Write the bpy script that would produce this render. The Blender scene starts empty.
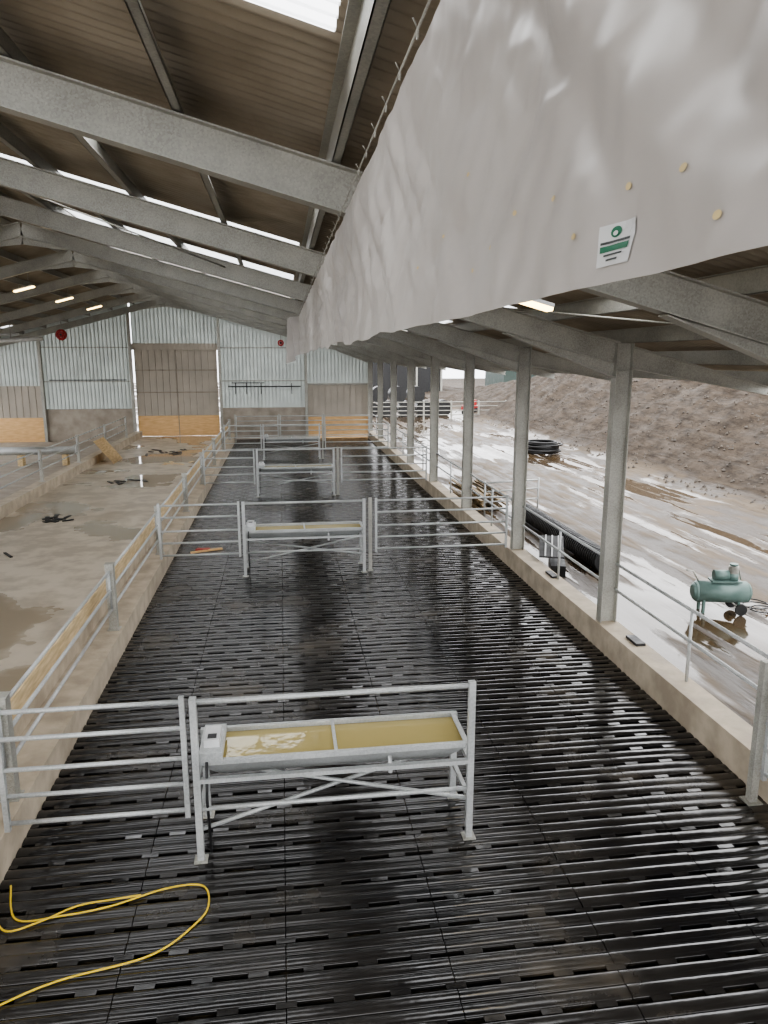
import bpy, math, random
from mathutils import Vector, noise
random.seed(4)
C=bpy.context
# ------------------------------------------------------------------ materials
def newmat(name):
    m=bpy.data.materials.new(name); m.use_nodes=True
    nt=m.node_tree; b=nt.nodes['Principled BSDF']
    return m,nt,b
def N(nt,t,**k):
    n=nt.nodes.new(t)
    for a,v in k.items():
        if a in n.inputs.keys(): n.inputs[a].default_value=v
        else: setattr(n,a,v)
    return n
def ramp(nt,fac,stops):
    r=nt.nodes.new('ShaderNodeValToRGB')
    el=r.color_ramp.elements
    while len(el)<len(stops): el.new(0.5)
    for e,(p,c) in zip(el,stops):
        e.position=p; e.color=(c[0],c[1],c[2],1) if not isinstance(c,(int,float)) else (c,c,c,1)
    nt.links.new(fac,r.inputs['Fac']); return r.outputs['Color']
def coords(nt,scale=(1,1,1),rot=(0,0,0)):
    tc=nt.nodes.new('ShaderNodeTexCoord'); mp=nt.nodes.new('ShaderNodeMapping')
    mp.inputs['Scale'].default_value=scale; mp.inputs['Rotation'].default_value=rot
    nt.links.new(tc.outputs['Object'],mp.inputs['Vector']); return mp.outputs['Vector']
def noisy(name,c1,c2,scale=4,rough=(.5,.8),metal=0,bump=.1,bscale=None,stretch=(1,1,1),detail=6,lo=.35,hi=.65,bdist=.02):
    m,nt,b=newmat(name); v=coords(nt,stretch)
    n=N(nt,'ShaderNodeTexNoise',Scale=scale,Detail=detail); nt.links.new(v,n.inputs['Vector'])
    nt.links.new(ramp(nt,n.outputs['Fac'],[(lo,c1),(hi,c2)]),b.inputs['Base Color'])
    nt.links.new(ramp(nt,n.outputs['Fac'],[(lo,rough[0]),(hi,rough[1])]),b.inputs['Roughness'])
    b.inputs['Metallic'].default_value=metal
    if bump:
        n2=N(nt,'ShaderNodeTexNoise',Scale=bscale or scale*6,Detail=5); nt.links.new(v,n2.inputs['Vector'])
        bp=N(nt,'ShaderNodeBump',Strength=bump,Distance=bdist); nt.links.new(n2.outputs['Fac'],bp.inputs['Height'])
        nt.links.new(bp.outputs['Normal'],b.inputs['Normal'])
    return m
def plain(name,c,rough=.6,metal=0,emit=0):
    m,nt,b=newmat(name); v=coords(nt)
    n=N(nt,'ShaderNodeTexNoise',Scale=9.0,Detail=4); nt.links.new(v,n.inputs['Vector'])
    nt.links.new(ramp(nt,n.outputs['Fac'],[(.3,[x*.85 for x in c]),(.7,c)]),b.inputs['Base Color'])
    b.inputs['Roughness'].default_value=rough; b.inputs['Metallic'].default_value=metal
    if emit:
        b.inputs['Emission Color'].default_value=(*c,1); b.inputs['Emission Strength'].default_value=emit
    return m
def galv(name,c1,c2,metal=.55):
    m,nt,b=newmat(name); v=coords(nt)
    vo=N(nt,'ShaderNodeTexVoronoi',Scale=70.0); nt.links.new(v,vo.inputs['Vector'])
    n=N(nt,'ShaderNodeTexNoise',Scale=2.0,Detail=7); nt.links.new(v,n.inputs['Vector'])
    mx=N(nt,'ShaderNodeMath',operation='MULTIPLY_ADD'); mx.inputs[1].default_value=.45
    nt.links.new(vo.outputs['Color'],mx.inputs[0]); nt.links.new(n.outputs['Fac'],mx.inputs[2])
    nt.links.new(ramp(nt,mx.outputs[0],[(.4,c1),(.95,c2)]),b.inputs['Base Color'])
    nt.links.new(ramp(nt,mx.outputs[0],[(.4,.35),(.9,.6)]),b.inputs['Roughness'])
    b.inputs['Metallic'].default_value=metal
    return m
M_STEEL=galv('galvanised_steel',(.27,.265,.235),(.46,.455,.41),.3)
M_RAIL=galv('galvanised_tube',(.38,.395,.39),(.57,.585,.58),.5)
M_CONC=noisy('concrete',(.34,.285,.215),(.52,.45,.35),3,(.6,.9),bump=.25)
M_CONC2=noisy('grey_concrete_panel',(.27,.235,.19),(.40,.355,.30),2,(.6,.9),bump=.2)
M_STONE=noisy('bank_stone',(.05,.042,.034),(.13,.11,.09),2,(.6,.9),bump=.2)
M_PLY=noisy('plywood',(.62,.38,.17),(.76,.51,.26),2.5,(.6,.8),bump=.05,stretch=(1,1,6))
M_TIMBER=noisy('timber',(.50,.37,.20),(.72,.57,.35),5,(.6,.85),bump=.1,stretch=(4,.6,4))
M_TIMBO=noisy('wet_timber',(.16,.11,.05),(.28,.20,.10),5,(.5,.8),bump=.1,stretch=(4,.6,4))
M_BLACK=noisy('black_plastic',(.010,.010,.011),(.022,.022,.022),6,(.35,.6),bump=.05)
M_RED=plain('red_paint',(.42,.03,.03),.4)
M_WHITE=plain('white_plastic',(.66,.67,.67),.4)
M_YEL=plain('yellow_cable',(.80,.56,.04),.45)
M_GREEN=noisy('tank_green',(.10,.16,.145),(.15,.22,.20),6,(.35,.55),metal=.1,bump=.03)
M_LED=plain('led_diffuser',(1,.72,.30),.5,emit=5)
M_LABELG=plain('label_green',(.03,.16,.09),.5)
M_LABELT=plain('label_text',(.06,.07,.07),.5)
M_GROM=plain('hole_rim',(.72,.58,.30),.5)
def translucent(name,c,mixT,transp=0):
    m=bpy.data.materials.new(name); m.use_nodes=True; nt=m.node_tree; nt.nodes.clear()
    o=nt.nodes.new('ShaderNodeOutputMaterial'); v=coords(nt)
    n=N(nt,'ShaderNodeTexNoise',Scale=1.2,Detail=4); nt.links.new(v,n.inputs['Vector'])
    col=ramp(nt,n.outputs['Fac'],[(.3,[x*.86 for x in c]),(.7,c)])
    d=nt.nodes.new('ShaderNodeBsdfDiffuse'); t=nt.nodes.new('ShaderNodeBsdfTranslucent')
    nt.links.new(col,d.inputs[0]); nt.links.new(col,t.inputs[0])
    mx=nt.nodes.new('ShaderNodeMixShader'); mx.inputs[0].default_value=mixT
    nt.links.new(d.outputs[0],mx.inputs[1]); nt.links.new(t.outputs[0],mx.inputs[2])
    out=mx.outputs[0]
    if transp:
        tr=nt.nodes.new('ShaderNodeBsdfTransparent'); m2=nt.nodes.new('ShaderNodeMixShader'); m2.inputs[0].default_value=transp
        nt.links.new(out,m2.inputs[1]); nt.links.new(tr.outputs[0],m2.inputs[2]); out=m2.outputs[0]
    nt.links.new(out,o.inputs['Surface']); return m
M_ROOFL=translucent('grp_rooflight',(.9,.93,.95),.9,.65)
M_WALLSH=translucent('translucent_wall_sheet',(.68,.71,.69),.45)
M_BEIGE=translucent('grey_beige_door_sheet',(.52,.48,.42),.22)
# curtain
M_CURT,nt,b=newmat('pvc_curtain'); v=coords(nt)
n=N(nt,'ShaderNodeTexNoise',Scale=1.5,Detail=5); nt.links.new(v,n.inputs['Vector'])
nt.links.new(ramp(nt,n.outputs['Fac'],[(.3,(.43,.405,.385)),(.7,(.51,.485,.46))]),b.inputs['Base Color'])
b.inputs['Roughness'].default_value=.36
v2=coords(nt,(1,1,1.6),(.6,0,0))
n=N(nt,'ShaderNodeTexNoise',Scale=3.2,Detail=3,Distortion=1.6); n.noise_type='RIDGED_MULTIFRACTAL'; nt.links.new(v2,n.inputs['Vector'])
bp=N(nt,'ShaderNodeBump',Strength=.30,Distance=.02); nt.links.new(n.outputs['Fac'],bp.inputs['Height']); nt.links.new(bp.outputs['Normal'],b.inputs['Normal'])
M_FIBRE=noisy('fibre_cement_sheet',(.25,.215,.165),(.36,.315,.25),1.5,(.75,.95),bump=.1)
# rubber
M_RUB,nt,b=newmat('wet_rubber_mat'); v=coords(nt)
n=N(nt,'ShaderNodeTexNoise',Scale=.7,Detail=7,Roughness=.6); nt.links.new(v,n.inputs['Vector'])
nt.links.new(ramp(nt,n.outputs['Fac'],[(.35,(.009,.009,.010)),(.56,(.018,.016,.014)),(.74,(.07,.056,.038))]),b.inputs['Base Color'])
nt.links.new(ramp(nt,n.outputs['Fac'],[(.38,.10),(.66,.34)]),b.inputs['Roughness'])
b.inputs['Coat Weight'].default_value=.35; b.inputs['Coat Roughness'].default_value=.10
n=N(nt,'ShaderNodeTexNoise',Scale=5.0,Detail=2); nt.links.new(v,n.inputs['Vector'])
bp=N(nt,'ShaderNodeBump',Strength=.30,Distance=.012); nt.links.new(n.outputs['Fac'],bp.inputs['Height']); nt.links.new(bp.outputs['Normal'],b.inputs['Normal']); nt.links.new(bp.outputs['Normal'],b.inputs['Coat Normal'])
M_SLOT=noisy('slot_dirt',(.006,.005,.004),(.30,.24,.15),2.2,(.8,.95),bump=0,lo=.50,hi=.68)
def puddled(name,dry1,dry2,wet,scale,thr,dirt=None,stretch=(1,1,1),tracks=False,dryr=.62,cr=(.40,.58)):
    m,nt,b=newmat(name); v=coords(nt,stretch)
    n=N(nt,'ShaderNodeTexNoise',Scale=scale,Detail=5); nt.links.new(v,n.inputs['Vector'])
    f=N(nt,'ShaderNodeTexNoise',Scale=scale*7,Detail=8); nt.links.new(v,f.inputs['Vector'])
    hgt=f.outputs['Fac']; mk=n.outputs['Fac']
    if tracks:
        vt=coords(nt,(1,.07,1)); tk=N(nt,'ShaderNodeTexNoise',Scale=2.3,Detail=5,Distortion=.6); nt.links.new(vt,tk.inputs['Vector'])
        a=N(nt,'ShaderNodeMath',operation='MULTIPLY_ADD'); a.inputs[1].default_value=1.2; nt.links.new(tk.outputs['Fac'],a.inputs[0]); nt.links.new(f.outputs['Fac'],a.inputs[2])
        h_=N(nt,'ShaderNodeMath',operation='MULTIPLY'); h_.inputs[1].default_value=.4545; nt.links.new(a.outputs[0],h_.inputs[0]); hgt=h_.outputs[0]
        a2=N(nt,'ShaderNodeMath',operation='MULTIPLY_ADD'); a2.inputs[1].default_value=.6; nt.links.new(tk.outputs['Fac'],a2.inputs[0]); nt.links.new(n.outputs['Fac'],a2.inputs[2])
        h2=N(nt,'ShaderNodeMath',operation='MULTIPLY'); h2.inputs[1].default_value=.625; nt.links.new(a2.outputs[0],h2.inputs[0]); mk=h2.outputs[0]
    dry=ramp(nt,hgt,[(cr[0],dry1),(cr[1],dry2)])
    mask=ramp(nt,mk,[(thr,0.0),(thr+.04,1.0)])
    mx=N(nt,'ShaderNodeMix',data_type='RGBA'); nt.links.new(mask,mx.inputs['Factor']); nt.links.new(dry,mx.inputs['A']); mx.inputs['B'].default_value=(*wet,1)
    col=mx.outputs['Result']
    if dirt:
        g=nt.nodes.new('ShaderNodeNewGeometry'); s=nt.nodes.new('ShaderNodeSeparateXYZ'); nt.links.new(g.outputs['Position'],s.inputs[0])
        h=ramp(nt,s.outputs['Z'],[(.28,0.0),(.6,1.0)])
        f2=N(nt,'ShaderNodeTexNoise',Scale=2.5,Detail=12,Roughness=.8); nt.links.new(v,f2.inputs['Vector'])
        dc=ramp(nt,f2.outputs['Fac'],[(.38,dirt[0]),(.62,dirt[1])])
        m2=N(nt,'ShaderNodeMix',data_type='RGBA'); nt.links.new(h,m2.inputs['Factor']); nt.links.new(col,m2.inputs['A']); nt.links.new(dc,m2.inputs['B']); col=m2.outputs['Result']
        mm=N(nt,'ShaderNodeMath',operation='SUBTRACT'); nt.links.new(mask,mm.inputs[0]); nt.links.new(h,mm.inputs[1]); mm.use_clamp=True; mask=mm.outputs[0]
        wr=ramp(nt,hgt,[(.44,.45),(.56,.80)])
        rr=N(nt,'ShaderNodeMath',operation='MULTIPLY_ADD'); rr.inputs[1].default_value=.4; nt.links.new(h,rr.inputs[0]); nt.links.new(wr,rr.inputs[2])
        r1=N(nt,'ShaderNodeMath',operation='MULTIPLY_ADD'); r1.inputs[1].default_value=-.8; nt.links.new(mask,r1.inputs[0]); nt.links.new(rr.outputs[0],r1.inputs[2]); r1.use_clamp=True
        r3=N(nt,'ShaderNodeMath',operation='MAXIMUM'); r3.inputs[1].default_value=.05; nt.links.new(r1.outputs[0],r3.inputs[0])
        nt.links.new(r3.outputs[0],b.inputs['Roughness'])
        b.inputs['Specular IOR Level'].default_value=.35
    else: nt.links.new(ramp(nt,mask,[(0,dryr),(1,.05)]),b.inputs['Roughness'])
    nt.links.new(col,b.inputs['Base Color'])
    bs=N(nt,'ShaderNodeMath',operation='MULTIPLY_ADD'); bs.inputs[1].default_value=-.75 if dirt else -.55; bs.inputs[2].default_value=.8 if dirt else .6; nt.links.new(mask,bs.inputs[0])
    bp=N(nt,'ShaderNodeBump',Distance=.25 if dirt else .02); nt.links.new(bs.outputs[0],bp.inputs['Strength']); nt.links.new(hgt,bp.inputs['Height']); nt.links.new(bp.outputs['Normal'],b.inputs['Normal'])
    return m
M_PASS=puddled('feed_passage_concrete',(.37,.32,.25),(.53,.47,.38),(.33,.28,.21),.30,.52,dryr=.42)
M_MUD=puddled('mud_ground',(.042,.029,.018),(.120,.092,.064),(.066,.045,.025),.30,.500,dirt=((.022,.016,.011),(.082,.063,.047)),stretch=(1,.45,1),tracks=True,cr=(.45,.55))
M_WATER,nt,b=newmat('trough_water'); v=coords(nt)
b.inputs['Base Color'].default_value=(.45,.37,.16,1); b.inputs['Roughness'].default_value=.05
n=N(nt,'ShaderNodeTexNoise',Scale=6.0,Detail=2); nt.links.new(v,n.inputs['Vector'])
bp=N(nt,'ShaderNodeBump',Strength=.12,Distance=.02); nt.links.new(n.outputs['Fac'],bp.inputs['Height']); nt.links.new(bp.outputs['Normal'],b.inputs['Normal'])

# ------------------------------------------------------------------ builder
class B:
    def __init__(s): s.v=[];s.f=[];s.mi=[];s.sm=[];s.mats=[]
    def m(s,mat):
        if mat not in s.mats: s.mats.append(mat)
        return s.mats.index(mat)
    def face(s,idx,mat,smooth=False): s.f.append(idx); s.mi.append(s.m(mat)); s.sm.append(smooth)
    def quad(s,a,b,c,d,mat):
        i=len(s.v); s.v+=[a,b,c,d]; s.face([i,i+1,i+2,i+3],mat)
    def box(s,x0,x1,y0,y1,z0,z1,mat):
        i=len(s.v); s.v+=[(x,y,z) for z in(z0,z1) for y in(y0,y1) for x in(x0,x1)]
        for q in((0,2,3,1),(4,5,7,6),(0,1,5,4),(2,6,7,3),(0,4,6,2),(1,3,7,5)): s.face([i+k for k in q],mat)
    def beam(s,p0,p1,w,h,mat,up=(0,0,1),off=(0,0),h2=None):
        p0=Vector(p0);p1=Vector(p1);d=(p1-p0).normalized();up=Vector(up)
        r=d.cross(up).normalized();u=r.cross(d).normalized();i=len(s.v)
        for p,hh in((p0,h),(p1,h2 if h2 else h)):
            for a,b_ in((-1,-1),(1,-1),(1,1),(-1,1)):
                s.v.append(tuple(p+r*(off[0]+a*w/2)+u*(off[1]+b_*hh/2)))
        for q in((0,1,2,3),(7,6,5,4),(0,4,5,1),(1,5,6,2),(2,6,7,3),(3,7,4,0)): s.face([i+k for k in q],mat)
    def ibeam(s,p0,p1,w,h,mat,up=(0,0,1),t=.014,tw=.01):
        s.beam(p0,p1,w,t,mat,up,(0,h/2-t/2)); s.beam(p0,p1,w,t,mat,up,(0,-h/2+t/2)); s.beam(p0,p1,tw,h-2*t,mat,up)
    def tube(s,pts,r,mat,n=10,caps=True,r2=None):
        pts=[Vector(p) for p in pts]; rings=[]
        for k,p in enumerate(pts):
            d=(pts[min(k+1,len(pts)-1)]-pts[max(k-1,0)]).normalized()
            a=Vector((0,0,1)) if abs(d.z)<.9 else Vector((1,0,0))
            x=d.cross(a).normalized();y=x.cross(d); rr=r if r2 is None else r+(r2-r)*k/(len(pts)-1)
            i=len(s.v); s.v+=[tuple(p+x*math.cos(t*2*math.pi/n)*rr+y*math.sin(t*2*math.pi/n)*rr) for t in range(n)]; rings.append(i)
        for a,b_ in zip(rings,rings[1:]):
            for t in range(n): s.face([a+t,a+(t+1)%n,b_+(t+1)%n,b_+t],mat,True)
        if caps: s.face([rings[0]+t for t in range(n)][::-1],mat); s.face([rings[-1]+t for t in range(n)],mat)
    def torus(s,c,R,r,mat,axis='z',n=20,m=8):
        i=len(s.v)
        for a in range(n):
            A=a*2*math.pi/n
            for b_ in range(m):
                Bq=b_*2*math.pi/m; q=(R+r*math.cos(Bq)); p=(q*math.cos(A),q*math.sin(A),r*math.sin(Bq))
                if axis=='y': p=(p[0],p[2],p[1])
                if axis=='x': p=(p[2],p[0],p[1])
                s.v.append((c[0]+p[0],c[1]+p[1],c[2]+p[2]))
        for a in range(n):
            for b_ in range(m): s.face([i+a*m+b_,i+((a+1)%n)*m+b_,i+((a+1)%n)*m+(b_+1)%m,i+a*m+(b_+1)%m],mat,True)
    def done(s,name):
        me=bpy.data.meshes.new(name); me.from_pydata(s.v,[],s.f)
        for m in s.mats: me.materials.append(m)
        me.polygons.foreach_set('material_index',s.mi); me.polygons.foreach_set('use_smooth',s.sm); me.update()
        o=bpy.data.objects.new(name,me); C.collection.objects.link(o); return o

# ------------------------------------------------------------------ key dims
XR=4.89; XRIDGE=-6.04; XL=2*XRIDGE-XR; XE=7.5; XEL=XL-.6; YEND=42.45; Y0=-3.1; BAY=4.55; YC0=6.03
SL=.268
def zc(x): return 5.88-SL*x if x>=XRIDGE else 5.88-SL*XRIDGE+SL*(x-XRIDGE)
frames=[YC0+BAY*k for k in range(-1,9)]; frames[-1]=YEND-.22

for y in frames:
    b=B(); cx=XR+.13; top=zc(cx)+.17
    b.ibeam((cx,y,0),(cx,y,top),.17,.26,M_STEEL,up=(1,0,0))
    b.box(cx-.15,cx+.15,y-.1,y+.1,0,.02,M_STEEL)
    b.beam((cx-.12,y,top-.40),(cx+.12,y,top-.40),.16,.012,M_STEEL)
    cl=XL-.15; b.ibeam((cl,y,0),(cl,y,top),.17,.30,M_STEEL,up=(1,0,0))
    r=(XRIDGE,y,zc(XRIDGE))
    b.ibeam((cx-.13,y,zc(cx-.13)),r,.17,.32,M_STEEL); b.ibeam((cl+.15,y,zc(cl+.15)),r,.17,.32,M_STEEL)
    for sx,x0 in((-1,cx-.13),(1,cl+.15)):
        b.beam((x0,y,zc(x0)-.25),(x0+sx*1.7,y,zc(x0+sx*1.7)-.17),.012,.22,M_STEEL,h2=.02)
        b.beam((x0,y,zc(x0)-.36),(x0+sx*1.7,y,zc(x0+sx*1.7)-.18),.16,.014,M_STEEL)
    for sx in(-1,1): b.beam((XRIDGE,y,zc(XRIDGE)-.22),(XRIDGE+sx*1.1,y,zc(XRIDGE+1.1)-.17),.012,.25,M_STEEL,h2=.02)
    b.beam((cx+.13,y,zc(cx)-.04),(XE-.1,y,zc(XE-.1)+.10),.012,.30,M_STEEL,h2=.12)
    b.beam((cx+.13,y,zc(cx)-.19),(XE-.1,y,zc(XE-.1)+.04),.15,.014,M_STEEL)
    b.beam((cx+.13,y,zc(cx)+.12),(XE-.1,y,zc(XE-.1)+.16),.15,.014,M_STEEL)
    b.done('portal_frame')
for k in range(-6,18):
    x=.43-1.15*k
    if x<XEL+.1 or x>XE-.05: continue
    if abs(x-XRIDGE)<.1: x+=.15
    z=zc(x)+.175; b=B()
    b.box(x-.004,x+.004,Y0+.1,YEND-.1,z,z+.20,M_STEEL)
    b.box(x-.004,x+.065,Y0+.1,YEND-.1,z,z+.006,M_STEEL); b.box(x-.065,x+.004,Y0+.1,YEND-.1,z+.194,z+.20,M_STEEL)
    b.box(x+.06,x+.065,Y0+.1,YEND-.1,z,z+.02,M_STEEL)
    b.done('roof_purlin')
b=B()
for (xa,ya,xb,yb) in((-1.0,frames[0],-5.5,frames[1]),(-5.5,frames[2],-1,frames[3]),(XR-.2,frames[1],2.6,frames[2])):
    b.tube([(xa,ya,zc(xa)+.05),(xb,yb,zc(xb)+.05)],.012,M_STEEL,6)
b.done('roof_bracing_rods')
def roof(name,xs,lights):
    b=B(); step=.146/6; ny=int((YEND+.5-Y0)/step); nx=len(xs)
    for j in range(ny+1):
        y=Y0+j*step; w=.024*math.sin(2*math.pi*y/.146)
        for x in xs: b.v.append((x,y,zc(x)+.425+w))
    for j in range(ny):
        y=Y0+(j+.5)*step
        for i in range(nx-1):
            xm=(xs[i]+xs[i+1])/2; L=any(a<=xm<=c for a,c in lights) and ((2.6<y<4.45) or (y>7.30 and ((y-7.30)%BAY)<1.50))
            k=j*nx+i; b.face([k,k+1,k+nx+1,k+nx],M_ROOFL if L else M_FIBRE,True)
    return b.done(name)
roof('roof_sheeting_right',[XRIDGE+.12,-4.2,.34,1.7,3.8,XE],[(-4.2,.34),(1.7,3.8)])
roof('roof_sheeting_left',[XEL,-15,-13,XRIDGE-.12],[(-15,-13)])
b=B(); zr=zc(XRIDGE)+.62
b.beam((XRIDGE-.35,Y0,zr-.07),(XRIDGE-.35,YEND,zr-.07),.5,.02,M_FIBRE); b.beam((XRIDGE+.35,Y0,zr-.07),(XRIDGE+.35,YEND,zr-.07),.5,.02,M_FIBRE)
b.done('ridge_cap')
# ------------------------------------------------------------------ slatted floor
b=B(); XF0,XF1=-2.55,4.85
prof=[(0,-.03),(.003,-.010),(.016,-.002),(.045,.003),(.0675,.004),(.09,.003),(.115,-.002),(.128,-.010),(.131,-.03)]
mats=[XF0+i*(XF1-XF0)/6 for i in range(7)]
y=-1.5; row=0
while y<YEND-.3:
    for s_ in(0,.129):
        for a,c in zip(mats,mats[1:]):
            dz=random.uniform(-.002,.002); tl=random.uniform(-.03,.03); i=len(b.v)
            nseg=3
            for q in range(nseg+1):
                xx=a+.004+(c-a-.008)*q/nseg; e=random.uniform(-.001,.001)
                for p in prof: b.v.append((xx,y+s_+p[0],p[1]+dz+e+(p[0]-.067)*tl))
            for q in range(nseg):
                for k in range(len(prof)-1):
                    o=i+q*len(prof)+k; b.face([o,o+len(prof),o+len(prof)+1,o+1],M_RUB,k not in(0,7))
    # regular bridges across the slot row, three oblong slots per mat; alternate rows staggered
    for a,c in zip(mats,mats[1:]):
        w=c-a; br=.15; p=w/3; off=0 if row%2 else p/2
        cuts=[a-br/2+off+k*p for k in range(-1,4)]
        for x in cuts:
            xa,xb=max(x,a),min(x+br,c)
            if xb>xa: b.box(xa,xb,y+.256,y+.304,-.03,-.004,M_RUB)
    y+=.30; row+=1
b.box(XF0,XF1,-1.5,YEND-.3,-.14,-.07,M_SLOT)
b.done('floor_slatted_rubber_mats')
# kerbs
b=B(); b.box(XR-.04,XR+.30,-3,YEND-.35,-.1,.40,M_CONC); b.done('kerb_right')
b=B(); b.box(-3.0,-2.55,-3,YEND-.35,-.1,.35,M_CONC); b.box(-3.14,-3.0,-3,YEND-.35,-.1,.68,M_CONC)
yy=-3
while yy<YEND-1:
    b.box(-3.0,-2.96,yy,min(yy+4.5,YEND-.4),.66,.90,M_TIMBER); yy+=4.52
b.done('kerb_left')
b=B(); b.box(-7.6,-3.14,-3,YEND-.1,-.2,.22,M_PASS); b.done('floor_feed_passage')
b=B(); b.box(-7.95,-7.6,-3,YEND-.4,-.2,.55,M_CONC); b.done('kerb_passage')
b=B(); b.box(XL-1,-7.95,-3,YEND-.1,-.2,0,M_CONC2); b.done('floor_left_pens')
# ------------------------------------------------------------------ fences
def fence_y(name,x,ys,zb,rails,mat=M_RAIL,post=.09,ph=1.05,r=.022):
    b=B()
    for yq in ys: 
        b.box(x-post/2,x+post/2,yq-post/2,yq+post/2,zb,zb+ph,M_STEEL); b.box(x-post/2-.01,x+post/2+.01,yq-post/2-.01,yq+post/2+.01,zb+ph,zb+ph+.012,M_STEEL)
        b.box(x-.09,x+.09,yq-.09,yq+.09,zb,zb+.015,M_STEEL)
    for a,c in zip(ys,ys[1:]):
        for z in rails: b.tube([(x,a+.08,z),(x,c-.08,z)],r,mat)
        for yy in(a+.1,c-.1): b.tube([(x,yy,min(rails)-.02),(x,yy,max(rails)+.02)],r*.9,mat)
    return b.done(name)
py=[2.3,6.85]+[6.85+BAY*k for k in range(1,8)]
fence_y('feed_barrier_fence',-2.68,py,.35,[1.30,1.0,.70],post=.12)
fence_y('passage_fence',-7.78,[y for y in py],.55,[1.55,1.25,.95])
b=B()
fr=frames[0:9]
for a,c in zip(fr,fr[1:]+[YEND-.3]):
    for z in(1.36,.95): b.tube([(XR+.20,a+.1,z),(XR+.20,c-.1,z)],.024,M_RAIL)
    m=(a+c)/2; b.tube([(XR+.20,m,.40),(XR+.20,m,1.36)],.022,M_RAIL)
b.done('side_railing')
def gate(name,x0,x1,y,top=1.55):
    b=B()
    for z in(top,top-.25,top-.54,top-.79,top-1.05): b.tube([(x0,y,z),(x1,y,z)],.021,M_RAIL)
    for x in(x0+.02,x1-.02): b.beam((x,y,top-1.12),(x,y,top+.05),.045,.045,M_RAIL,up=(1,0,0))
    return b.done(name)
def trough(y,x0=-.84,x1=1.66):
    b=B(); zt=.97; ya,yb=y-.10,y+.50
    for x in(x0,x1):
        b.beam((x,y-.14,0),(x,y-.14,1.60),.06,.06,M_RAIL,up=(1,0,0)); b.beam((x,yb+.04,0),(x,yb+.04,zt-.02),.06,.06,M_RAIL,up=(1,0,0))
        b.beam((x,y-.14,.80),(x,yb+.04,.80),.05,.05,M_RAIL); b.beam((x,y-.14,.40),(x,yb+.04,.40),.04,.04,M_RAIL)
        b.box(x-.06,x+.06,y-.20,y-.08,.005,.017,M_STEEL); b.box(x-.06,x+.06,yb-.02,yb+.10,.005,.017,M_STEEL)
    b.tube([(x0,y-.14,1.56),(x1,y-.14,1.56)],.024,M_RAIL)
    b.tube([(x0,y-.14,.52),(x1,y-.14,.52)],.022,M_RAIL)
    b.tube([(x0,yb,.62),(x1,y-.12,.40)],.02,M_RAIL); b.tube([(x0,y-.12,.30),(x1,yb,.64)],.02,M_RAIL)
    b.beam((x0,y-.14,.80),(x1,y-.14,.80),.05,.04,M_RAIL); b.beam((x0,yb+.04,.80),(x1,yb+.04,.80),.05,.04,M_RAIL)
    X0,X1=x0+.03,x1-.03; zb=.75; ins=.15; zl=zt-.05
    O=[(X0,ya),(X1,ya),(X1,yb),(X0,yb)]; I=[(X0+ins,ya+ins),(X1-ins,ya+ins),(X1-ins,yb-ins),(X0+ins,yb-ins)]
    for k in range(4):
        a,c=O[k],O[(k+1)%4]; p,q=I[k],I[(k+1)%4]
        b.quad((*a,zt),(*c,zt),(*c,zl),(*a,zl),M_RAIL); b.quad((*a,zl),(*c,zl),(*q,zb),(*p,zb),M_RAIL)
    b.quad(*[(*p,zb) for p in I],M_RAIL)
    for yy in(ya,yb): b.box(X0-.02,X1+.02,yy-.022,yy+.022,zt-.008,zt+.008,M_RAIL)
    for xx in(X0,X1): b.box(xx-.022,xx+.022,ya,yb,zt-.006,zt+.01,M_RAIL)
    xm=X0+.5*(X1-X0); b.box(xm-.015,xm+.015,ya,yb,zt-.004,zt+.012,M_RAIL)
    b.box(X0+.004,X1-.004,ya+.004,yb-.004,zt-.048,zt-.045,M_WATER)
    b.box(X0-.0,X0+.20,ya-.02,yb-.08,zt+.005,zt+.08,M_RAIL); b.box(X0+.03,X0+.17,ya+.08,ya+.36,zt+.08,zt+.15,M_WHITE); b.box(X0+.06,X0+.14,ya+.12,ya+.2,zt+.15,zt+.155,M_BLACK)
    b.tube([(X0+.06,ya-.02,zt),(X0+.05,ya-.05,.6),(X0+.06,y-.10,.05)],.014,M_BLACK,6)
    b.tube([(xm+.5,ya+.05,.86),(xm+.5,ya-.0,.80),(xm+.5,ya-.0,.72)],.02,M_WHITE,8)
    b.done('water_trough')
for i,y in enumerate((6.28,15.3,24.4,33.5)):
    trough(y)
    gate('pen_gate',-2.50 if i==0 else -2.56,-.92,y-.10)
    if i:
        gate('pen_gate',1.90,4.80,y-.10)
        b=B()
        b.beam((1.80,y-.05,0),(1.80,y-.05,1.6),.07,.07,M_STEEL,up=(1,0,0)); b.box(1.74,1.86,y-.11,y+.01,.005,.017,M_STEEL); b.done('gate_post')
for x0,x1 in((-2.45,-.2),(-.1,2.2),(2.3,4.8)): gate('pen_gate',x0,x1,40.6,1.4)
b=B()
for x in(-2.5,-.15,2.25): b.beam((x,40.6,0),(x,40.6,1.5),.08,.08,M_STEEL,up=(1,0,0))
b.done('gate_posts')
b=B()
b.beam((4.70,6.3,0),(4.70,6.3,1.55),.08,.08,M_STEEL,up=(1,0,0)); b.box(4.62,4.78,6.22,6.38,.005,.02,M_STEEL)
for z in(1.45,1.2,.92,.66,.4): b.tube([(4.72,6.22,z),(4.72,3.0,z)],.022,M_RAIL)
for yy in(6.18,3.0): b.beam((4.72,yy,.32),(4.72,yy,1.5),.045,.045,M_RAIL,up=(1,0,0))
b.done('side_gate')
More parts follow.
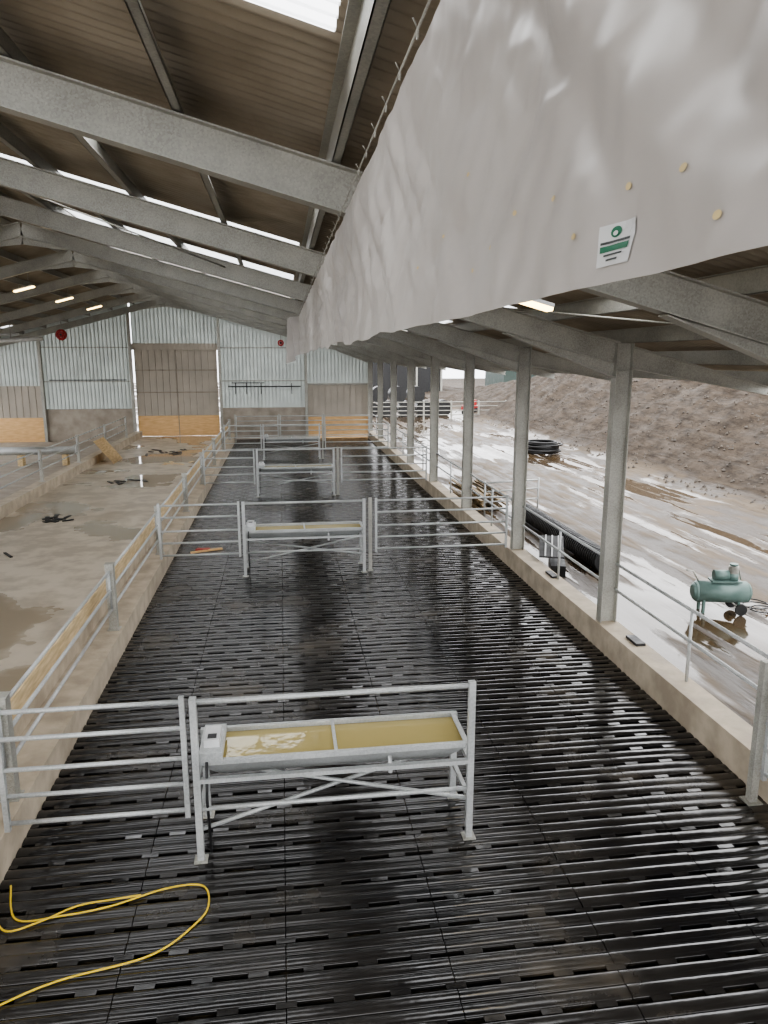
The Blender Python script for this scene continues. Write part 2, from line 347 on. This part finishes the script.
# ------------------------------------------------------------------ end wall
YW=YEND
b=B()
cols=[-17.0,-12.65,-8.0,-3.3,1.4,4.9]
def ribbed(x0,x1,z0,z1f,mat,pitch=.2,y=YW-.02):
    x=x0
    while x<x1-.01:
        xa=min(x+pitch,x1); zt=z1f((x+xa)/2) if callable(z1f) else z1f
        if zt>z0:
            b.box(x,xa,y,y+.02,z0,zt,mat); b.box(x+.02,x+.06,y-.03,y,z0,zt,mat)
        x=xa
roofz=lambda x: zc(x)+.38
for i,(x0,x1) in enumerate(zip(cols,cols[1:])):
    if i==2:
        ribbed(x0+.1,x1-.1,5.25,roofz,M_WALLSH)
        ribbed(x0+.15,x1-.15,1.35,4.9,M_BEIGE,.35)
        b.box(x0+.15,x1-.15,YW-.06,YW,.23,1.35,M_PLY)
        b.box(x0,x1,YW-.12,YW-.02,4.9,5.25,M_BEIGE)
        for zz in(2.6,3.8): b.box(x0+.15,x1-.15,YW-.08,YW-.05,zz,zz+.05,M_CONC2)
        b.box((x0+x1)/2-.02,(x0+x1)/2+.02,YW-.08,YW-.05,.23,4.9,M_CONC2)
    elif i in(1,3):
        b.box(x0,x1,YW-.15,YW,0,1.75,M_CONC2); ribbed(x0,x1,1.75,roofz,M_WALLSH)
        b.box(x0,x1,YW-.09,YW-.06,3.2,3.26,M_STEEL); b.box(x0,x1,YW-.09,YW-.06,5.0,5.06,M_STEEL)
    elif i==0:
        b.box(x0,x1,YW-.06,YW,0,1.3,M_PLY); ribbed(x0,x1,1.3,3.0,M_BEIGE,.35); ribbed(x0,x1,3.0,roofz,M_WALLSH)
    else:
        b.box(x0,x1,YW-.06,YW,0,1.2,M_PLY); ribbed(x0,x1,1.2,3.0,M_BEIGE,.35); ribbed(x0,x1,3.0,roofz,M_WALLSH)
        b.box(x0,x1,YW-.1,YW-.05,2.98,3.08,M_STEEL)
for x in cols[1:-1]: b.ibeam((x,YW-.22,0),(x,YW-.22,zc(x)),.15,.2,M_STEEL,up=(0,1,0))
b.done('wall_far')
b=B()
b.box(-2.9,1.1,YW-.14,YW-.10,2.88,2.95,M_BLACK); b.box(-2.7,-.9,YW-.14,YW-.10,3.1,3.14,M_BLACK)
for x in(-2.5,-1.9,-1.1,.6): b.box(x-.02,x+.02,YW-.13,YW-.1,2.5,3.1,M_BLACK)
b.box(-12.3,-8.3,YW-.14,YW-.1,3.28,3.33,M_BLACK)
b.done('wall_conduit')
b=B(); b.box(XL-.5,XL-.35,-3,YEND,0,1.2,M_CONC2); b.done('wall_left')
# ------------------------------------------------------------------ curtain
CX=.49
def cdisp(y,t):
    far=min(1,max(0,(y-2)/4))
    d=.035*noise.noise(Vector((y*.9+t*.8,t*1.1,3.1)))
    d+=(.020+.018*far)*noise.noise(Vector((y*2.4+t*2.0,t*2.0-y*.9,7)))
    q=Vector((y*3.0+t*3.2,t*.9-y*.35,11)); d+=(.014+.010*far)*(1-2.4*abs(noise.noise(q)))
    q=Vector((y*2.2-t*2.6,t*1.8+y*1.2,21)); d+=(.012+.008*far)*(1-2.4*abs(noise.noise(q)))
    q=Vector((y*6-t*4,t*5+y*2,1)); d+=.006*(1-2.4*abs(noise.noise(q)))
    return d*(.25+.75*min(1,t*3))*(1-.55*max(0,(t-.75)/.25))
def cpos(y,t):
    f=min(1,max(0,(y-1.5)/3))
    top=5.53-.012*abs(math.sin(y*math.pi/.75)); bot=4.610+f*(.010*math.sin(y*2.1)+.010*math.sin(y*5.3))
    if y>9: bot-= .03*(y-9)/9
    return (CX+cdisp(y,t), y, top+(bot-top)*t)
b=B(); nt_=54; ya,yb=-1.0,19.5
ys=[]; yy=ya
while yy<yb: ys.append(yy); yy+=.018+.0035*max(0,yy)
for y in ys:
    for j in range(nt_+1): b.v.append(cpos(y,j/nt_))
for i in range(len(ys)-1):
    for j in range(nt_):
        k=i*(nt_+1)+j; b.face([k,k+1,k+nt_+2,k+nt_+1],M_CURT,True)
i0=len(b.v); nE=14
for i in range(nE+1):
    for j in range(nt_+1):
        t=j/nt_; p=cpos(ys[-1],t); s=i/nE
        b.v.append((p[0]-.3*s+.06*math.sin(s*9+t*3),p[1]+.5*s,p[2]-(.02+.25*t)*s))
for i in range(nE):
    for j in range(nt_):
        k=i0+i*(nt_+1)+j; b.face([k,k+1,k+nt_+2,k+nt_+1],M_CURT,True)
def sp(y,t,eps=.006):
    p=cpos(y,t); return (p[0]-eps,p[1],p[2])
def ell(y,t,ry,rt,mat,eps,n=14):
    i=len(b.v)
    for a in range(n): A=a*2*math.pi/n; b.v.append(sp(y+ry*math.cos(A),t+rt*math.sin(A),eps))
    b.face(list(range(i,i+n)),mat)
for y,t in((2.04,.60),(1.38,.81),(1.08,.855),(.916,.87),(.816,.95),(1.24,.905),(1.577,.80),(1.79,.84),(2.35,.72),(2.7,.78),(2.0,.87)):
    ell(y,t,.0085+.0012*y,.0058,M_GROM,.0025)
ly0,ly1,t0,t1=1.055,1.15,.905,.972
def quad(a,c,t0,t1,mat,eps):
    n=6; i=len(b.v)
    for q in range(n+1):
        y=a+(c-a)*q/n
        for j in range(n+1): b.v.append(sp(y,t0+(t1-t0)*j/n,eps))
    for q in range(n):
        for j in range(n): k=i+q*(n+1)+j; b.face([k,k+1,k+n+2,k+n+1],mat)
quad(ly0,ly1,t0,t1,M_WHITE,.0025)
ell(ly0+.05,t0+.014,.013,.009,M_LABELG,.004); ell(ly0+.05,t0+.016,.006,.004,M_WHITE,.005)
quad(ly0+.008,ly1-.008,t0+.027,t0+.031,M_LABELT,.004); quad(ly0+.008,ly1-.008,t0+.034,t0+.044,M_LABELG,.004)
quad(ly0+.02,ly1-.02,t0+.048,t0+.051,M_LABELT,.004); quad(ly0+.03,ly1-.03,t0+.056,t0+.059,M_LABELT,.004)
b.tube([(CX-.01,ya,5.56),(CX-.01,yb+.3,5.56)],.005,M_STEEL,6)
yy=ya+.3
while yy<yb:
    b.torus((CX-.01,yy,5.545),.014,.003,M_STEEL,'x',10,5)
    b.tube([(CX-.01,yy,5.56),(CX-.03,yy-.02,5.585)],.003,M_STEEL,5); yy+=.375
b.done('hanging_curtain')
# ------------------------------------------------------------------ lights
def led(name,x,y,z,L=.5):
    b=B(); s=SL if x<XRIDGE else -SL
    p0=(x-L/2,y,z-s*L/2); p1=(x+L/2,y,z+s*L/2)
    b.beam(p0,p1,.20,.04,M_WHITE); b.beam(p0,p1,.18,.04,M_LED,off=(0,-.038))
    zt=zc(x)+.19
    for q in(-.15,.15): b.tube([(x+q,y,z+s*q),(x+q,y,zt+s*q)],.008,M_STEEL,6)
    b.done(name)
led('led_batten_light',2.66,8.0,5.12,.55)
for y in(25.6,30.1,34.7): led('led_batten_light',-7.95,y,6.65,.6)
# ------------------------------------------------------------------ cable
b=B()
P=[(-2.44,6.0),(-2.26,5.58),(-1.91,5.57),(-1.53,5.63),(-1.11,5.78),(-.80,5.78),(-.72,5.55),(-.80,5.34),(-1.11,5.05),(-1.73,4.9),(-2.08,4.74),(-2.45,4.5)]
def spline(P,z,n=10):
    out=[]
    for k in range(len(P)-1):
        p0=P[max(k-1,0)];p1=P[k];p2=P[k+1];p3=P[min(k+2,len(P)-1)]
        for s in range(n):
            t=s/n; out.append(tuple(.5*((2*p1[i])+(-p0[i]+p2[i])*t+(2*p0[i]-5*p1[i]+4*p2[i]-p3[i])*t*t+(-p0[i]+3*p1[i]-3*p2[i]+p3[i])*t**3) for i in(0,1))+(z,))
    out.append((*P[-1],z)); return out
b.tube(spline(P,.018),.008,M_YEL,8)
b.tube(spline([(-2.48,5.72),(-2.3,5.45),(-2.05,5.52),(-1.8,5.66),(-1.5,5.70),(-1.3,5.72)],.026),.008,M_YEL,8)
b.done('yellow_extension_cable')
# ------------------------------------------------------------------ passage clutter
b=B(); b.beam((-7.45,31.2,.24),(-7.45,33.0,.24),1.2,.02,M_TIMBER)
for i in range(len(b.v)):
    x,y,z=b.v[i]; a=.9; dx=x+6.85; b.v[i]=(-6.85+dx*math.cos(a),y,.235-dx*math.sin(a))
b.done('plywood_sheet')
def debris(name,cx,cy,z,n,r,mat):
    b=B()
    for _ in range(n):
        x=cx+random.uniform(-r,r);y=cy+random.uniform(-r,r);a=random.uniform(0,3.1);L=random.uniform(.08,.25)
        b.beam((x-math.cos(a)*L,y-math.sin(a)*L,z+.015),(x+math.cos(a)*L,y+math.sin(a)*L,z+.015+random.uniform(0,.03)),random.uniform(.05,.14),.02,mat)
    b.done(name)
debris('rubber_offcuts',-6.1,20.5,.22,10,.45,M_BLACK); debris('rubber_offcuts',-6.3,16.4,.22,6,.4,M_BLACK); debris('rubber_offcuts',-5.4,26.5,.22,6,.6,M_BLACK)
debris('rubber_offcuts',-5.2,35,.22,16,.9,M_BLACK); debris('timber_offcuts',-4.1,31,.22,5,.6,M_TIMBER)
b=B(); b.tube([(-13.5,33.0,.62),(-8.7,33.0,.62)],.17,M_RAIL,20); b.tube([(-8.75,33,.62),(-8.68,33,.62)],.20,M_RAIL,20)
for x in(-13,-11,-9.2): b.box(x-.1,x+.1,32.8,33.2,0,.45,M_TIMBER)
b.done('steel_pipe')
def reel(x,y,z,k=1):
    b=B(); b.torus((x,y,z),.20*k,.06*k,M_RED,'y'); b.tube([(x,y-.10,z),(x,y+.10,z)],.13*k,M_RED,12); b.tube([(x,y-.13,z),(x,y+.13,z)],.05,M_BLACK,12); b.beam((x,y+.1,z-.3),(x,y+.1,zc(x)-.1),.08,.03,M_STEEL,up=(1,0,0)); b.done('red_winch_reel')
reel(-10.2,37.6,5.55); reel(.05,37.6,5.2,.6)
b=B(); b.tube([(-14.6,34.7,5.1),(-10.2,34.7,5.3)],.09,M_WHITE,12); b.tube([(-14.6,34.9,5.35),(-11.2,34.9,5.5)],.05,M_WHITE,8)
for x in(-14,-11.5): b.tube([(x,34.7,5.15),(x,34.7,zc(x)-.15)],.02,M_STEEL,6)
b.done('suspended_duct')
b=B(); b.beam((-2.2,17.2,.03),(-1.5,17.5,.03),.06,.04,M_PLY); b.beam((-2.1,17.5,.03),(-1.8,17.4,.05),.12,.04,M_RED); b.beam((-.3,19.5,.02),(.0,19.6,.02),.2,.03,M_BLACK); b.done('timber_offcuts')
# ------------------------------------------------------------------ outside
b=B()
def gz(x,y):
    top=3.9
    if y>44: top=3.9-(y-44)*.085
    top=max(top,.6)
    e=13+.5*noise.noise(Vector((y*.15,0,0)))
    r=max(0,min(1,(x-e)/6.3)); r=r*r*(3-2*r)*.5+r*.5
    rut=(abs(noise.noise(Vector((x*1.9,y*.07,9))))-.2)
    z=.10+.03*noise.noise(Vector((x*.8,y*.25,2)))+.12*rut*min(1,max(0,(x-6.2)))+(.02*noise.noise(Vector((x*3,y*3,4))) if x>6 else 0)+(top-.1)*r
    z+=r**.5*(.30*noise.noise(Vector((x*.6,y*.6,5)))+.16*noise.noise(Vector((x*1.9,y*1.9,5)))+.10*noise.noise(Vector((x*5,y*5,5)))) if r>0 else 0
    return z
xs=[5.19+.16*i for i in range(112)]+[23.5,26,30,40,60,90]; ysg=[-25+i*.3 for i in range(324)]+[76,82,90,110,140]
for y in ysg:
    for x in xs: b.v.append((x,y,gz(x,y)))
nx=len(xs)
for j in range(len(ysg)-1):
    for i in range(nx-1):
        k=j*nx+i; b.face([k,k+1,k+nx+1,k+nx],M_MUD,True)
b.done('ground_outside')
b=B(); b.box(-90,5.19,YEND+.1,140,-.3,.08,M_MUD); b.box(-90,XL-1,-25,YEND,-.3,-.02,M_MUD); b.box(XL-1,5.19,-25,-3,-.3,-.05,M_MUD); b.done('ground_yard')
b=B()
for _ in range(2600):
    x=random.uniform(13.4,20);y=random.uniform(5,50);s=random.uniform(.02,.08);z=gz(x,y);i=len(b.v)
    for d in((1,0,0),(0,1,0),(-1,0,0),(0,-1,0),(0,0,1),(0,0,-1)):
        q=s*random.uniform(.7,1.3); b.v.append((x+d[0]*q,y+d[1]*q,z+d[2]*q))
    for q in((0,1,4),(1,2,4),(2,3,4),(3,0,4),(1,0,5),(2,1,5),(3,2,5),(0,3,5)): b.face([i+k for k in q],M_STONE)
b.done('bank_stones')
# compressor
b=B(); cx,cy,g=7.55,11.5,.12
def T(dx,dy,dz):
    a=math.radians(-12); return (cx+dx*math.cos(a)-dy*math.sin(a),cy+dx*math.sin(a)+dy*math.cos(a),g+dz)
R=.19
b.tube([T(-.50,0,.36),T(-.47,0,.36)],.10,M_GREEN,20,r2=.155); b.tube([T(-.47,0,.36),T(-.42,0,.36)],.155,M_GREEN,20,r2=R)
b.tube([T(-.42,0,.36),T(.42,0,.36)],R,M_GREEN,24)
b.tube([T(.42,0,.36),T(.47,0,.36)],R,M_GREEN,20,r2=.155); b.tube([T(.47,0,.36),T(.50,0,.36)],.155,M_GREEN,20,r2=.10)
b.beam(T(-.2,0,.565),T(.3,0,.565),.26,.03,M_GREEN)
b.tube([T(-.15,0,.66),T(.10,0,.66)],.09,M_GREEN,14); b.tube([T(.18,0,.58),T(.18,0,.70)],.09,M_GREEN,12)
for k in range(6): b.tube([T(.18,0,.70+k*.022),T(.18,0,.712+k*.022)],.085,M_STEEL,12)
b.tube([T(.18,0,.84),T(.18,0,.87)],.07,M_GREEN,12); b.tube([T(.18,.06,.8),T(.3,.12,.8),T(.36,.1,.55)],.012,M_STEEL,6)
b.tube([T(-.4,.0,.55),T(-.5,0,.72),T(-.62,0,.74)],.015,M_STEEL,8)
for s in(-.2,.2):
    b.tube([T(.28,s*1.1-.02,.10),T(.28,s*1.1+.02,.10)],.10,M_BLACK,16); b.beam(T(-.32,s*.6,0),T(-.32,s*.6,.3),.05,.04,M_GREEN,up=(1,0,0))
b.tube([T(.28,-.22,.10),T(.28,.22,.10)],.015,M_STEEL,6); b.beam(T(.28,-.1,.1),T(.28,-.1,.3),.04,.04,M_GREEN,up=(1,0,0))
b.done('air_compressor')
b=B(); b.tube([(8.35+.25*math.cos(t*.6),11.3+.25*math.sin(t*.6)+.02*t,.15) for t in range(26)],.012,M_BLACK,6); b.done('air_hose')
b=B(); 
for k in range(52):
    y=14.0+k*.1; b.tube([(6.55,y,.36),(6.55,y+.06,.36)],.23,M_BLACK,18); b.tube([(6.55,y+.06,.36),(6.55,y+.1,.36)],.205,M_BLACK,18)
b.done('corrugated_drain_pipe')
b=B()
for k in range(26):
    x=5.55+random.uniform(0,1.0);y=20.6+random.uniform(-.4,.8);z=.16+(k//6)*.09
    b.beam((x,y,z),(x+random.uniform(-.25,.25),y+3.0,z),.10,.05,M_TIMBO)
b.done('timber_pile')
b=B()
for k in range(9): b.torus((12.0+random.uniform(-.12,.12),33+random.uniform(-.12,.12),.20+k*.06),.75+random.uniform(-.12,.08),.045,M_BLACK,'z',28,6)
b.done('black_pipe_coil')
b=B()
b.beam((5.38,14.0,.50),(5.70,14.9,.72),.50,.03,M_BLACK)
for q in(-.2,0,.2): b.beam((5.38+q*.6,13.98-q*.3,.53),(5.70+q*.6,14.85-q*.3,.75),.03,.02,M_WHITE)
b.beam((5.50,13.9,.22),(5.7,14.6,.3),.3,.25,M_BLACK); b.done('scrap_panels')
b=B(); b.box(5.0,5.14,9.5,9.85,.40,.44,M_BLACK); b.done('rubber_pad')
b=B(); b.box(5.0,5.12,12.9,13.3,.40,.44,M_BLACK); b.done('rubber_pad')
b=B(); 
for a,c in(((5.6,19.9),(7.3,20.3)),):
    for z in(.5,.8,1.05): b.tube([(a[0],a[1],z),(c[0],c[1],z)],.022,M_RAIL)
    for p in(a,c): b.tube([(*p,.08),(*p,1.1)],.025,M_RAIL)
b.done('yard_gate')
b=B()
for x in range(6,18,2):
    b.beam((x,52,-.05),(x,52,1.5),.1,.1,M_STEEL,up=(1,0,0))
for z in(.5,.8,1.1,1.4): b.tube([(6,52,z),(16,52,z)],.03,M_STEEL)
b.done('yard_fence')
for k,(x,y,z) in enumerate(((6.6,56,.65),(8.0,56,.65),(9.4,56,.65),(10.8,56.3,.65),(7.3,56,1.75),(8.7,56,1.75),(12.4,57,.65),(10.1,56,1.75))):
    b=B(); b.tube([(x,y-.6,z),(x,y-.52,z),(x,y+.52,z),(x,y+.6,z)],.64,M_BLACK,20); b.done('silage_bale')
M_SHED=noisy('shed_cladding',(.04,.06,.052),(.06,.085,.075),2)
b=B(); b.box(25.5,31,84,92,0,3.3,M_SHED); b.beam((25.2,84,3.4),(31.3,84,3.4),.6,.3,M_FIBRE); b.done('farm_shed')
b=B(); b.box(7,19,88,96,0,4.3,M_BLACK); b.beam((6.7,88,4.4),(19.3,88,4.4),.6,.3,M_BLACK)
for x in(7,10,13,16,19): b.box(x-.1,x+.1,87.8,88,0,4.3,M_STEEL)
b.done('dark_farm_shed')
b=B(); b.box(13.4,14.6,54,54.8,.6,1.0,M_RED); b.box(13.9,14.4,54.1,54.7,1.0,1.4,M_RED)
for x in(13.6,14.4): b.tube([(x,53.9,.5),(x,54.1,.5)],.35,M_BLACK,14)
b.done('red_farm_machine')
# ------------------------------------------------------------------ world, light, camera
w=bpy.data.worlds.new('overcast'); C.scene.world=w; w.use_nodes=True; nt=w.node_tree
bg=nt.nodes['Background']; tc=nt.nodes.new('ShaderNodeTexCoord'); s=nt.nodes.new('ShaderNodeSeparateXYZ'); nt.links.new(tc.outputs['Generated'],s.inputs[0])
nt.links.new(ramp(nt,s.outputs['Z'],[(0,(.90,.91,.94)),(.5,(.97,.97,.98))]),bg.inputs['Color']); bg.inputs['Strength'].default_value=2.4
sd=bpy.data.lights.new('overcast_sun','SUN'); sd.energy=.6; sd.angle=math.radians(60); so=bpy.data.objects.new('overcast_sun',sd); so.rotation_euler=(math.radians(-35),math.radians(35),0); C.collection.objects.link(so)
cam=bpy.data.cameras.new('camera'); co=bpy.data.objects.new('camera',cam); C.collection.objects.link(co)
co.location=(0,0,4.5); co.rotation_euler=(math.radians(90-11.8),0,math.radians(-7.83)); cam.lens=26.0; cam.sensor_width=36; cam.sensor_fit='AUTO'; cam.clip_start=.05; cam.clip_end=400
C.scene.camera=co
C.scene.view_settings.view_transform='AgX'; C.scene.view_settings.look='AgX - Medium High Contrast'; C.scene.view_settings.exposure=.9
